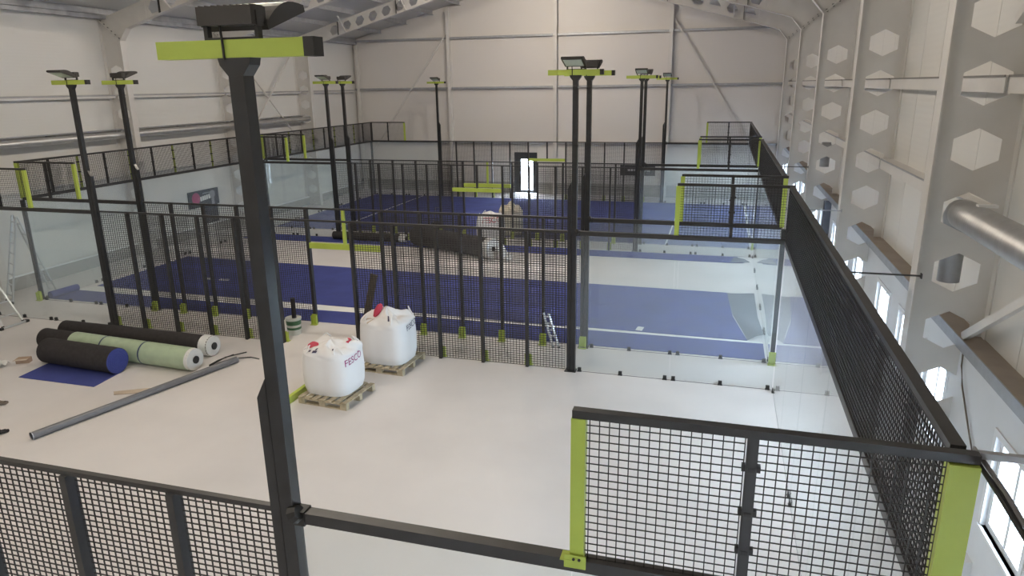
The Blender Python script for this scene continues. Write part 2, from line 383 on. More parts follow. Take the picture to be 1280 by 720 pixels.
# ceiling lamps along the ridge
for i, (x, y) in enumerate(LAMP_SPOTS):
    z = 10.55
    t = thing('high_bay_lamp', 'round high bay lamp hanging under the roof ridge', 'lamp', (x, y, z), 'high bay lamps under the ridge')
    part('housing', MB().tube([(x,y,z+0.02),(x,y,z+0.10),(x,y,z+0.2)], [0.26,0.24,0.10], 20), 'lamp_body', t, smooth=True)
    part('diffuser', MB().tube([(x,y,z+0.005),(x,y,z+0.02)], 0.24, 20), 'lamp_emitter', t)
    part('hanger', MB().bar((x,y,z+0.2),(x,y,zceil(x)), 0.015), 'galvanised', t)
    ld = bpy.data.lights.new('lamp_light', 'POINT'); ld.shadow_soft_size = 0.22; ld.energy = LAMP_POWER; ld.color = LAMP_COLOR
    lo = bpy.data.objects.new('lamp_light', ld); COL.objects.link(lo); lo.parent = t; lo.location = (0,0,-0.26)

# ---------------------------------------------------------------- padel courts
L = 20.08
YS = [0.0, 10.0, 11.46, 21.46, 22.74, 32.74]
COURT = ['bare concrete court', 'half carpeted court', 'fully carpeted blue court']
def SIDE(i): return ['open side of bare court', 'bare court side facing half carpeted court', 'half carpeted court side facing bare court', 'half carpeted court side facing fully carpeted court', 'fully carpeted court side facing half carpeted court', 'fully carpeted court side facing back wall'][i]
ENDN = {1: 'window wall', -1: 'pipe wall'}
def clip_mesh():
    if 'clip' not in CACHE:
        me = MB().box(-0.05,0.05,-0.02,0.02,-0.018,0.018).box(-0.02,0.02,-0.035,0.035,-0.012,0.012).mesh('clip'); me.materials.append(MATS['black_plastic']); CACHE['clip'] = me
    return CACHE['clip']
def clamp_mesh():
    if 'clamp' not in CACHE:
        me = MB().box(-0.045,0.045,-0.03,0.03,0,0.012).box(-0.035,0.035,-0.024,-0.010,0.012,0.085).box(-0.035,0.035,0.010,0.024,0.012,0.085).mesh('clamp'); me.materials.append(MATS['black_plastic']); CACHE['clamp'] = me
    return CACHE['clamp']
def foot(parent_post, x, y, out, label=None):
    k = 'foot'
    if k not in CACHE:
        me = MB().box(-0.075,0.075,0,0.008,0.0,0.27).box(-0.075,-0.068,0.008,0.07,0.0,0.24).box(0.068,0.075,0.008,0.07,0.0,0.24).box(-0.09,0.09,-0.0,0.11,0,0.01).mesh('post_foot'); me.materials.append(MATS['yellow']); CACHE[k] = me
    part('post_foot', CACHE[k], None, parent_post, loc=(x, y+out*0.052, 0), rot=(0,0,0 if out > 0 else PI), label=None)

def corner_wall(i, end):
    """glass corner of side i at one end; t runs from the corner towards the middle"""
    Y = YS[i]; c = i//2
    X = (lambda t: -t) if end > 0 else (lambda t: -L+t)
    th = thing('glass_corner_wall', 'glass corner with mesh topper, %s, by %s' % (SIDE(i), ENDN[end]), 'glass wall', (X(2), Y, 0), 'glass corner walls')
    dx = {0: (0.035, -0.06)}.get(i, (0, 0))
    for a, b in ((0.02, 1.996), (2.004, 3.93)):
        part('glass_pane', cbox(b-a, 0.012, 2.90, 'court_glass'), None, th, loc=(X((a+b)/2), Y, 0.025))
    for t in (0.10, 1.0, 1.92, 2.09, 3.0, 3.86):
        part('clamp', clamp_mesh(), None, th, loc=(X(t), Y, 0))
    part('base_seal', cbox(3.9, 0.008, 0.008, 'pipe_grey'), None, th, loc=(X(1.97), Y, 0.0))
    part('lower_beam', cbox(3.96, 0.085, 0.085, 'black_steel'), None, th, loc=(X(1.98), Y, 2.935))
    part('top_rail', cbox(2.08, 0.06, 0.05, 'black_steel'), None, th, loc=(X(0.98)+dx[0]*0.5, Y, 3.97))
    big = i == 0
    for t in (2.0, 1.0, 0.0):
        if t == 2.0: p = part('post', cbox(0.085, 0.075, 0.99, 'yellow'), None, th, loc=(X(2)+dx[0], Y, 2.98), label='yellow post')
        elif t == 1.0: p = part('post', cbox(0.06, 0.06, 0.95, 'black_steel'), None, th, loc=(X(1), Y, 3.02))
        else:
            yel = i in (0, 2, 4)
            wd = 0.14 if big else 0.085
            p = part('post', cbox(wd, 0.09, 0.99 if not big else 1.0, 'yellow' if yel else 'black_steel'), None, th, loc=(X(-0.01), Y, 2.98 if not big else 2.96))
        if t < 2.0 or big:
            for zz in ((3.25, 3.5, 3.78) if t == 1.0 else ()):
                part('clip', clip_mesh(), None, p, loc=(X(t), Y, zz))
    if big:
        xx = X(2)+dx[0]
        b = part('post_bracket', MB().box(xx-0.075, xx+0.06, Y-0.055, Y-0.045, 2.97, 3.06).box(xx-0.10, xx-0.03, Y-0.06, Y+0.03, 3.018, 3.026), 'yellow', th)
        for k in (-0.015, 0.02): part('bolt', MB().tube([(xx+k, Y-0.062, 3.035), (xx+k, Y-0.054, 3.035)], 0.009, 8), 'black_plastic', b)
    for t in (0.52, 1.5):
        part('wire_mesh', wiremesh(0.92, 0.95), None, th, loc=(X(t), Y, 3.02), kind='stuff')
    return th

def side_fence(i, xs, lintel=True, stud='yellow'):
    Y = YS[i]; c = i//2; out = -1 if i % 2 == 0 else 1
    th = thing('mesh_fence', 'long black mesh fence with posts, %s' % SIDE(i), 'fence', (-L/2, Y, 0), 'mesh side fences')
    lo, hi = min(xs), max(xs)
    hi -= 0.14; lo += 0.14 if lo < -16 else 0
    part('top_rail', cbox(hi-lo, 0.045, 0.04, 'black_steel'), None, th, loc=((lo+hi)/2, Y, 2.98))
    for x in xs:
        if x in (-4.0, -16.08): continue
        p = part('post', cbox(0.065, 0.10, 2.98, 'black_steel'), None, th, loc=(x, Y, 0))
        foot(p, x, Y, out)
    for a, b in zip(xs[:-1], xs[1:]):
        if abs(a-b) > 1.3: continue
        a, b = min(a, -4.14), max(b, -15.94); w_ = round(a-b-0.06, 2)
        part('wire_mesh', wiremesh(w_, 2.92, 0.0085, 0.065), None, th, loc=((a+b)/2, Y-out*0.03, 0.04), kind='stuff')
    if lintel:
        part('gate_lintel', cbox(1.95, 0.09, 0.14, 'yellow'), None, th, loc=(-L/2, Y, 2.0), label='yellow bar over the gate opening')
        part('gate_stud', cbox(0.07, 0.07, 0.84, stud), None, th, loc=(-L/2+0.02, Y, 2.14))
    return th
XS = [-4.0, -5.0, -6.0, -7.0, -8.0, -9.02, -11.04, -12.05, -13.06, -14.07, -15.08, -16.08]
side_fence(0, XS[:6], False)
side_fence(1, XS, False)
side_fence(2, XS, True, 'yellow')
side_fence(3, XS, True, 'black_steel')
side_fence(4, XS, True, 'yellow')
side_fence(5, XS, True, 'black_steel')
corner_wall(0, 1)
for i in range(1, 6):
    for s in (1, -1): corner_wall(i, s)

def end_wall(c, end):
    X = 0.0 if end > 0 else -L
    ya, yb = YS[2*c], YS[2*c+1]
    th = thing('glass_end_wall', 'long glass end wall with black mesh strip on top, %s end of %s' % (ENDN[end], COURT[c]), 'glass wall', (X, (ya+yb)/2, 0), 'glass end walls')
    R = (0,0,PI/2)
    for k in range(5):
        part('glass_pane', cbox(1.992, 0.012, 2.90, 'court_glass'), None, th, loc=(X, ya+1+2*k, 0.025), rot=R)
        for t in (0.12, 1.88): part('clamp', clamp_mesh(), None, th, loc=(X, ya+2*k+t, 0), rot=R)
    part('base_seal', cbox(9.9, 0.007, 0.006, 'pipe_grey'), None, th, loc=(X, (ya+yb)/2, 0.0), rot=R)
    part('lower_beam', cbox(9.8, 0.085, 0.085, 'black_steel'), None, th, loc=(X, (ya+yb)/2, 2.935), rot=R)
    part('top_rail', cbox(9.86, 0.075, 0.05, 'black_steel'), None, th, loc=(X, (ya+yb)/2, 3.97), rot=R)
    for k in range(1, 10):
        yel = (k % 2 == 0) and end < 0
        p = part('post', cbox(0.035 if yel else 0.05, 0.05, 0.95, 'yellow' if yel else 'black_steel'), None, th, loc=(X+end*0.02, ya+k, 3.02), rot=R)
        for zz in (3.2, 3.5, 3.8): part('clip', clip_mesh(), None, p, loc=(X+end*0.02, ya+k, zz), rot=R)
    for k in range(10):
        part('wire_mesh', wiremesh(1.0, 0.95, 0.0085, 0.05), None, th, loc=(X-end*0.03, ya+k+0.5, 3.02), rot=R, kind='stuff')
    if not (c == 0):
        for yy, o in ((ya, -1), (yb, 1)):
            p = part('corner_post', cbox(0.09, 0.09, 2.93, 'mast_steel'), None, th, loc=(X+end*0.06, yy, 0))
            if o < 0: foot(p, X+end*0.06, yy, o)
for c in range(3): end_wall(c, 1)
for c in (1, 2): end_wall(c, -1)

# light masts
def flood_meshes():
    if 'flood' in CACHE: return CACHE['flood']
    drv = MB().box(-0.18, 0.18, -0.10, 0.04, 0.075, 0.175).box(-0.187, -0.18, -0.06, 0.0, 0.07, 0.15).box(0.18, 0.187, -0.06, 0.0, 0.07, 0.15)
    for k in range(9): drv.box(-0.172+k*0.042, -0.164+k*0.042, -0.085, 0.03, 0.175, 0.182)
    br = MB()
    for s in (-1, 1): br.box(s*0.17-0.012, s*0.17+0.012, -0.05, -0.01, 0.0, 0.10)
    br.box(-0.17, 0.17, -0.05, -0.01, 0.0, 0.012)
    n = 8; hood = []; P = []
    tilt = math.radians(18); ln = 0.42
    def at(s, h): return (0.02 + s*math.cos(tilt) - h*math.sin(tilt), 0.07 + s*math.sin(tilt) + h*math.cos(tilt))
    top = [at(ln*k/n, 0.02 + 0.06*math.sin(PI*k/n)) for k in range(n+1)]; bot = [at(ln, -0.02), at(0, -0.02)]
    hd = MB().prism(top+bot, lambda a,b,t: (t,a,b), -0.20, 0.20)
    ln_ = MB().prism([at(0.05,-0.021), at(ln-0.05,-0.021), at(ln-0.05,-0.026), at(0.05,-0.026)], lambda a,b,t: (t,a,b), -0.17, 0.17)
    r = {}
    for k, m, mm in (('driver_box', drv, 'lamp_body'), ('bracket', br, 'black_plastic'), ('hood', hd, 'lamp_body'), ('lens', ln_, 'lamp_glass')):
        me = m.mesh(k); me.materials.append(MATS[mm]); r[k] = me
    CACHE['flood'] = r; return r
def light_mast(i, end):
    Y = YS[i]; c = i//2; d = 1 if i % 2 == 0 else -1
    x = -4.0 if end > 0 else -16.08
    tx = -0.092 if end > 0 else 0.092
    th = thing('light_mast', 'tall floodlight mast, %s, nearer %s' % (SIDE(i), ENDN[end]), 'light mast', (x, Y, 0), 'floodlight masts')
    part('mast_tube', cbox(0.10, 0.10, 6.0, 'mast_steel'), None, th, loc=(x, Y, 0))
    k = ('lowpost', end)
    if k not in CACHE:
        s = 1 if end > 0 else -1
        mb = MB().prism([(-0.04*s, 0), (0.034*s, 0), (0.034*s, 4.0), (-0.04*s, 3.86)], lambda a,b,t: (a,t,b), -0.045, 0.045); me = mb.mesh('fence_end_post'); me.materials.append(MATS['mast_steel']); CACHE[k] = me
    lp = part('end_post', CACHE[k], None, th, loc=(x+tx, Y, 0))
    if i in (1, 2): foot(lp, x+tx*0.6, Y, -d)
    part('base_plate', cbox(0.24, 0.20, 0.015, 'mast_steel'), None, th, loc=(x+tx*0.5, Y, 0))
    k = 'gusset'
    if k not in CACHE:
        me = MB().prism([(-0.11,0.0),(0.11,0.0),(0.10,-0.04),(0.05,-0.10),(-0.05,-0.10),(-0.10,-0.04)], lambda a,b,t: (a,t,b), -0.052, 0.052).mesh('gusset'); me.materials.append(MATS['mast_steel']); CACHE[k] = me
    part('gusset', CACHE[k], None, th, loc=(x, Y, 6.01))
    cb = part('crossbar', cbox(1.0, 0.10, 0.10, 'yellow'), None, th, loc=(x-0.03, Y, 6.01))
    part('end_cap', cbox(0.065, 0.104, 0.104, 'black_plastic'), None, cb, loc=(x+0.495, Y, 6.008))
    fm = flood_meshes(); rot = (0,0,0 if d > 0 else PI)
    h = part('floodlight', fm['driver_box'], None, th, loc=(x, Y, 6.11), rot=rot)
    for nm in ('bracket', 'hood', 'lens'):
        o = bpy.data.objects.new(nm, fm[nm]); COL.objects.link(o); o.parent = h
    part('cable', MB().tube([(x-0.06, Y-0.055, 6.0), (x-0.06, Y-0.056, 6.10), (x-0.07, Y-0.05, 6.2), (x-0.12, Y-0.02, 6.26)], 0.008, 6), 'cable', th)
    if end > 0:
        part('beam_bracket', MB().tube([(x+0.05, Y-0.045, 3.0), (x+0.10, Y-0.045, 3.03)], [0.07, 0.05], 10).box(x+0.04, x+0.13, Y-0.05, Y+0.05, 2.92, 3.03), 'black_plastic', th)
light_mast(0, 1)
for i in range(1, 6):
    for s in (1, -1): light_mast(i, s)

# struts from the end wall tops to the hall columns
for k, (a, b, lab) in enumerate((((0.04, 5.30, 3.62), (1.06, 5.22, 3.64), 'thin steel strut from mesh strip to the column with the duct'),
        ((0.08, 0.05, 3.99), (1.56, 0.05, 3.99), 'grey steel strut from yellow corner post to the window wall'),
        ((0.04, 11.05, 3.42), (1.04, 11.04, 3.42), 'thin steel strut between the bare court corner and the next column'),
        ((0.04, 16.90, 3.62), (1.0, 16.86, 3.62), 'thin steel strut from mesh strip of half carpeted court to column'))):
    o = obj('wall_strut', MB().bar(a, b, 0.035 if k == 1 else 0.018).box(b[0]-0.012, b[0]-0.001, b[1]-0.03, b[1]+0.03, b[2]-0.03, b[2]+0.03).box(a[0]-0.012, a[0], a[1]-0.03, a[1]+0.03, a[2]-0.03, a[2]+0.03), 'galvanised' if k in (1, 2) else 'black_steel'); tag(o, lab, 'strut', 'struts beside the end walls')

# ---------------------------------------------------------------- ducts, pipes, wall bits
def spiral_duct(name, pts, rad, rib, m, label, cat, seg=18):
    t = thing(name, label, cat, pts[0])
    part('shell', MB().tube(pts, rad, seg), m, t, smooth=True)
    a, b = Vector(pts[0]), Vector(pts[-1]); n = int((b-a).length/rib); mb = MB(); d = (b-a).normalized()
    for k in range(1, n):
        p = a + d*(k*rib); mb.tube([p-d*0.010, p, p+d*0.010], [rad*1.002, rad*1.018, rad*1.002], seg, caps=False)
    part('ribs', mb, m, t, smooth=True)
    return t
dz = 4.374
t = spiral_duct('silver_duct', [(1.384, -6.9, dz), (1.384, 5.22, dz)], 0.165, 0.062, 'duct_foil', 'fat silver ribbed air duct running along the window wall', 'duct')
part('elbow', MB().tube([(1.384, 5.20, dz), (1.39, 5.34, dz-0.01), (1.40, 5.47, dz-0.07), (1.42, 5.54, dz-0.2), (1.43, 5.56, dz-0.62), (1.43, 5.56, dz-0.86)], [0.165, 0.163, 0.15, 0.13, 0.12, 0.12], 18), 'galvanised', t, smooth=True)
part('bracket', MB().box(1.36, 1.545, 4.72, 4.80, dz+0.155, dz+0.185), 'frame_white', t)
t = thing('downpipe', 'short grey round pipe behind the holes of a column near struts', 'pipe', (1.437, 17.25, 2.0))
part('pipe', MB().tube([(1.437, 17.25, 3.6), (1.437, 17.25, 4.25)], 0.12, 16), 'galvanised', t, smooth=True)
part('collar', MB().tube([(1.437, 17.25, 4.15), (1.437, 17.25, 4.2)], 0.135, 16), 'galvanised', t, smooth=True)
part('wall_clip', MB().box(1.545, 1.60, 17.23, 17.27, 3.9, 3.94), 'galvanised', t)
t = spiral_duct('wall_pipe', [(XL+0.383, -6.9, dz), (XL+0.383, 28.75, dz)], 0.115, 0.9, 'duct_foil', 'long silver pipe threaded through the left wall columns', 'pipe', 14)
part('end_elbow', MB().tube([(XL+0.383, 28.7, dz), (XL+0.40, 28.85, dz), (XL+0.50, 28.95, dz), (XL+0.62, 28.97, dz)], [0.115, 0.11, 0.09, 0.08], 14), 'galvanised', t, smooth=True)
for k, yy in enumerate((8.3, 14.1, 19.9, 25.7)):
    part('hanger', MB().box(XL+0.0, XL+0.40, yy-0.02, yy+0.02, dz+0.115, dz+0.14), 'galvanised', t)
part('cover_strip', MB().box(XL, XL+0.22, -6.9, 28.6, dz+0.16, dz+0.19), 'galvanised', t)
o = obj('conduit', MB().tube([(1.60, 5.20, 2.86), (1.595, 5.15, 2.60), (1.595, 5.02, 2.40), (1.595, 4.72, 2.14), (1.595, 4.47, 1.94), (1.595, 4.25, 1.74), (1.595, 4.2, 0.9)], 0.010, 6), 'cable_brown'); tag(o, 'thin brown cable running down beside the column below the duct', 'cable')
t = thing('cable_bundle', 'black cable bundle leading off the top of the yellow corner post', 'cable', (0.1, 0.0, 3.93))
for k, (ox, oz) in enumerate(((0, 0), (0.022, 0.012), (0.012, -0.02))):
    part('cable', MB().tube([(0.09+ox, 0.05, 3.95+oz), (0.10+ox, -0.25, 3.93+oz+0.01*k), (0.11+ox, -0.6, 3.90+oz), (0.13+ox, -1.2, 3.86+oz), (0.2+ox, -3.5, 3.9+oz)], 0.012, 8), ['cable', 'pipe_grey', 'cable'][k], t, smooth=True)
t = thing('junction_box', 'small white box on the window wall below the duct', 'box', (1.55, 4.05, 0.55))
part('case', MB().box(1.50, 1.62, 3.92, 4.18, 0.52, 0.80), 'frame_white', t); part('lid', MB().box(1.488, 1.50, 3.94, 4.16, 0.54, 0.78), 'lower_wall', t)
t = thing('wall_heater', 'dark slim unit with black bracket fixed beside the window wall', 'heater', (1.5, 16.6, 1.5))
part('case', MB().box(1.46, 1.62, 16.45, 16.75, 1.9, 2.75), 'turf_back', t); part('bracket', MB().box(1.44, 1.62, 16.5, 16.7, 1.75, 1.9).box(1.47, 1.52, 16.56, 16.64, 1.2, 1.75), 'black_plastic', t)

# ---------------------------------------------------------------- signs
def textmesh(body, size):
    cu = bpy.data.curves.new('t', 'FONT'); cu.body = body; cu.size = size; cu.align_x = 'LEFT'
    ob = bpy.data.objects.new('t', cu); COL.objects.link(ob); bpy.context.view_layer.update()
    me = bpy.data.meshes.new_from_object(ob.evaluated_get(bpy.context.evaluated_depsgraph_get())); bpy.data.objects.remove(ob)
    return me
x = XL+0.06
t = thing('wall_banner', 'black banner with magenta disc and white lettering on left wall', 'banner', (x, 20.8, 1.5))
part('board', MB().box(x-0.05, x, 19.92, 21.72, 1.18, 1.86), 'sign_black', t)
part('hanging_sheet', MB().box(x-0.04, x-0.01, 20.75, 21.6, 0.05, 1.18), 'sign_black', t)
part('disc', MB().tube([(x, 20.33, 1.56), (x+0.006, 20.33, 1.56)], 0.24, 20), 'sign_magenta', t)
mb = MB()
for k, wv in enumerate((0.10, 0.11, 0.10, 0.09, 0.11)): mb.box(x, x+0.005, 20.58+k*0.125, 20.58+k*0.125+wv, 1.42+0.012*k, 1.60+0.012*k)
part('lettering', mb, 'sign_white', t)
part('emblem', MB().tube([(x, 21.33, 1.62), (x+0.006, 21.33, 1.62)], 0.17, 14).box(x, x+0.004, 21.25, 21.42, 1.2, 1.5), 'sign_grey', t)
part('stripe', MB().box(x, x+0.004, 20.75, 21.5, 1.70, 1.74), 'sign_grey', t)
yy = YB-0.02
t = thing('wall_sign', 'dark rectangular sign with white lettering on back wall beside door', 'sign', (-5.5, yy, 1.4))
part('board', MB().box(-6.43, -4.58, yy-0.01, yy+0.02, 1.12, 1.68), 'sign_black', t)
mb = MB()
for k in range(4): mb.box(-6.02+k*0.16, -5.90+k*0.16, yy-0.016, yy-0.01, 1.36, 1.47)
part('lettering', mb, 'sign_white', t)
me = textmesh('NE', 0.24); me.materials.append(MATS['sign_white'])
part('lettering', me, None, t, loc=(-5.14, yy-0.014, 1.33), rot=(PI/2, 0, 0))

# ---------------------------------------------------------------- court surfaces
def sheet(name, poly, z, th, m):
    return obj(name, MB().prism(poly, lambda a,b,t: (a,b,t), z, z+th), m)
o = sheet('turf_strip', [(-20.0, 11.575), (-0.06, 11.575), (-0.06, 12.62), (-6, 12.60), (-13, 12.42), (-20.0, 12.50)], 0.001, 0.012, 'turf_blue'); tag(o, 'narrow blue turf strip along the fence facing the bare court', 'turf strip', 'blue turf strips')
o = sheet('turf_strip', [(-19.75, 13.03), (-13, 12.95), (-6, 12.82), (-0.40, 12.77), (-0.55, 13.6), (-0.72, 14.6), (-0.85, 16.74), (-10, 16.86), (-19.75, 17.05)], 0.001, 0.012, 'turf_blue'); tag(o, 'broad blue turf strip across the half carpeted court', 'turf strip', 'blue turf strips')
mb = MB(); n = 14                                   # curled end of the broad strip, backing up
A = [(-0.40, 12.77), (-0.55, 13.6), (-0.72, 14.6), (-0.85, 16.74)]
def edge(s):
    k = min(int(s*3), 2); q = s*3-k; return (A[k][0]*(1-q)+A[k+1][0]*q, A[k][1]*(1-q)+A[k+1][1]*q)
V = []
for i in range(13):
    s = i/12; ex, ey = edge(s); wv = 0.36 + 0.38*s
    for j in range(9):
        q = j/8; xx = ex + wv*q; zz = 0.016 + 0.05*math.sin(PI*q)*(0.6+0.4*math.sin(5*s)) + 0.16*q*q*(1-s)**2
        V.append((min(xx, -0.05), ey + 0.10*math.sin(3*q+4*s), zz))
mb.v = V + [(a, b, c+0.01) for a, b, c in V]
for i in range(12):
    for j in range(8):
        a = i*9+j; mb.f += [(a, a+1, a+10, a+9), (117+a, 117+a+9, 117+a+10, 117+a+1)]
o = obj('turf_flap', mb.mesh('turf_flap', True), 'turf_back'); tag(o, 'grey underside of turned-over turf end by the glass', 'turf flap')
o = sheet('seam_line', [(-20.0, 12.52), (-13, 12.44), (-6, 12.62), (-0.06, 12.64), (-0.06, 12.755), (-6, 12.80), (-13, 12.93), (-19.75, 13.01)], 0.001, 0.004, 'line_white'); tag(o, 'pale line of backing tape between the two blue strips', 'line')
o = sheet('turf_strip', [(-19.9, 20.45), (-12.0, 20.40), (-0.75, 20.44), (-0.30, 20.50), (-0.5, 21.345), (-19.9, 21.345)], 0.001, 0.012, 'turf_blue'); tag(o, 'narrow blue turf strip along the fence facing the fully carpeted court', 'turf strip', 'blue turf strips')
mb = MB(); mb.prism([(-0.75, 20.45), (-0.12, 20.52), (-0.30, 20.95), (-0.62, 21.2)], lambda a,b,t: (a,b,t+0.04*(a+0.75)), 0.014, 0.03)
o = obj('turf_flap', mb, 'turf_back'); tag(o, 'small grey turned-over corner of the narrow blue strip', 'turf flap')
ro = obj('turf_curl', MB().tube([(-19.94, 11.56, 0.12), (-19.92, 12.0, 0.12), (-19.88, 12.45, 0.12)], 0.100, 14), 'turf_blue'); tag(ro, 'rolled-up left end of the narrow blue strip', 'turf roll')
ys_ = [22.86, 24.80, 26.77, 28.75, 30.70, 32.62]
for k, (a, b) in enumerate(zip(ys_[:-1], ys_[1:])):
    o = sheet('turf_strip', [(-20.0, a), (-0.06, a), (-0.06, b-0.012), (-20.0, b-0.012)], 0.001, 0.012, 'turf_blue'); tag(o, ['first blue strip of fully carpeted court, along the fence facing the half carpeted court', 'second blue strip of fully carpeted court from the half carpeted court', 'middle blue strip of the fully carpeted court', 'fourth blue strip of fully carpeted court, second from the back wall', 'last blue strip of fully carpeted court, along the back wall fence'][k], 'turf strip', 'turf strips of the fully carpeted court')
for xx, lab in ((-3.06, 'white service line towards the window wall'), (-17.08, 'white service line towards the left wall')):
    o = sheet('court_line', [(xx-0.03, 22.88), (xx+0.03, 22.88), (xx+0.03, 32.6), (xx-0.03, 32.6)], 0.0135, 0.003, 'line_white'); tag(o, lab + ' on the fully carpeted court', 'line')

# ---------------------------------------------------------------- rolls of turf
def roll(name, a, b, R, m, label, endm='film', core=True, wrap=None, straps=(), wobble=0.012, cat='turf roll', lift=0.0):
    a = Vector((a[0], a[1], R+lift)); b = Vector((b[0], b[1], R+lift)); t = thing(name, label, cat, (a.x, a.y, 0), 'rolls of turf')
    d = (b-a).normalized(); n = 14; pts = [a.lerp(b, k/n) for k in range(n+1)]
    rr = [R*(1-random.random()*wobble*2) for k in range(n+1)]
    part('roll_body', MB().tube(pts, rr, 26), m, t, smooth=True)
    side = d.cross(Vector((0,0,1)))
    for s, e in ((1, b), (-1, a)):                   # spiral edge on both faces
        turns = 5; q = []
        for k in range(turns*16+1):
            an = 2*PI*k/16; r_ = 0.05 + (R*0.95-0.05)*k/(turns*16)
            q.append(e + d*(s*0.006) + side*(math.cos(an)*r_) + Vector((0,0,math.sin(an)*r_)))
        part('spiral_edge', MB().tube(q, 0.009, 4), endm, t)
    if endm == 'film':
        mb = MB(); rng = [b - d*0.22, b - d*0.05, b + d*0.02, b + d*0.03]; mb.tube(rng, [R*1.01, R*1.02, R*0.98, R*0.30], 22); part('end_film', mb, 'film', t, smooth=True)
    if core:
        part('core', MB().tube([b-d*0.2, b+d*0.05], 0.075, 14).tube([b+d*0.04, b+d*0.055], 0.085, 14), 'black_plastic', t, smooth=True)
    if wrap:
        w0, w1 = wrap; P = [a.lerp(b, w0+(w1-w0)*k/12) for k in range(13)]
        part('plastic_wrap', MB().tube(P, [R*(1.022+0.012*random.random()) for k in P], 24), 'green_wrap', t, smooth=True)
    for s in straps:
        p = a.lerp(b, s); part('strap', MB().tube([p-d*0.02, p+d*0.02], R*1.045, 24, caps=False), 'strap', t)
    return t
roll('turf_roll', (-16.45, 8.93), (-12.12, 8.86), 0.235, 'turf_black', 'long black-backed turf roll lying behind the green wrapped roll')
roll('turf_roll', (-16.35, 8.30), (-11.92, 8.02), 0.245, 'turf_black', 'long turf roll in pale green plastic wrap with blue straps', wrap=(0.22, 0.985), straps=(0.44, 0.70))
t = roll('turf_roll', (-15.48, 7.60), (-13.42, 7.46), 0.285, 'turf_black', 'short turf roll with blue inside and unrolled blue tongue', endm='turf_blue', core=False)
part('end_face', MB().tube([(-13.44, 7.461, 0.285), (-13.414, 7.459, 0.285)], 0.272, 26), 'turf_blue', t)
part('tongue', MB().prism([(-15.45, 7.62), (-13.42, 7.50), (-13.35, 6.72), (-15.36, 6.72)], lambda a,b,z: (a,b,z), 0.001, 0.014), 'turf_blue', t)
roll('turf_roll', (-12.3, 20.75), (-8.72, 19.18), 0.36, 'turf_black', 'fat black turf roll lying askew on the half carpeted court', lift=0.02)
roll('turf_roll', (-16.0, 21.0), (-12.85, 20.95), 0.16, 'turf_black', 'low black turf roll beside the fence on the half carpeted court', lift=0.02)
t = thing('plastic_film', 'crumpled white plastic film at the end of the fat black roll', 'plastic film', (-8.3, 19.3, 0))
mb = MB(); V = []
for i in range(8):
    for j in range(8):
        V.append((-8.52+i*0.07, 19.0+j*0.10, 0.02+abs(math.sin(i*1.7+j*2.1))*0.16*(1-i/9)+0.35*max(0, (3-i)/3)))
mb.v = V
for i in range(7):
    for j in range(7): a = i*8+j; mb.f.append((a, a+8, a+9, a+1))
part('film_sheet', mb, 'film', t)

# ---------------------------------------------------------------- pallets and big bags
def pallet(cx, cy, rz, wd, dp, label):
    t = thing('pallet', label, 'pallet', (cx, cy, 0), 'wooden pallets'); t.rotation_euler = (0,0,rz)
    def lp(name, mb, m='wood'):
        me = mb.mesh(name); me.materials.append(MATS[m]); o = bpy.data.objects.new(name, me); COL.objects.link(o); o.parent = t
    for k in range(7):
        x0 = -wd/2 + k*(wd-0.10)/6; lp('deck_board', MB().box(x0, x0+0.10, -dp/2, dp/2, 0.122, 0.144))
    for yy in (-dp/2, -0.05, dp/2-0.10):
        lp('stringer_board', MB().box(-wd/2, wd/2, yy, yy+0.10, 0.10, 0.122)); lp('bottom_board', MB().box(-wd/2, wd/2, yy, yy+0.10, 0, 0.022))
        for xx in (-wd/2, -0.07, wd/2-0.14): lp('block', MB().box(xx, xx+0.14, yy, yy+0.10, 0.022, 0.10))
    return t
def superr(th, hx, hy, n=3.6):
    c, s = abs(math.cos(th)), abs(math.sin(th)); return ((c/hx)**n + (s/hy)**n)**(-1/n)
def bag_radius(q, th, hx, hy, H, seed):
    """radius scale at height fraction q"""
    b = 1.0 + 0.045*math.sin(PI*min(q/0.75, 1)) - 0.05*(1-min(q/0.12, 1))
    if q > 0.74: b *= max(0.03, 1-((q-0.74)/0.26)**1.7*0.97)
    b += 0.014*math.sin(3*th+seed) * min(1, q*3) + (0.03*math.sin(7*th+2*seed+q*9) if q > 0.7 else 0.006*math.sin(11*th+seed))
    return superr(th, hx, hy)*b
def bz(q):
    """height of the bag wall: straight sides, then a low crumpled crown"""
    return 0.84*q/0.76 if q < 0.76 else 0.84 + 0.16*math.sin((q-0.76)/0.24*PI*0.5)
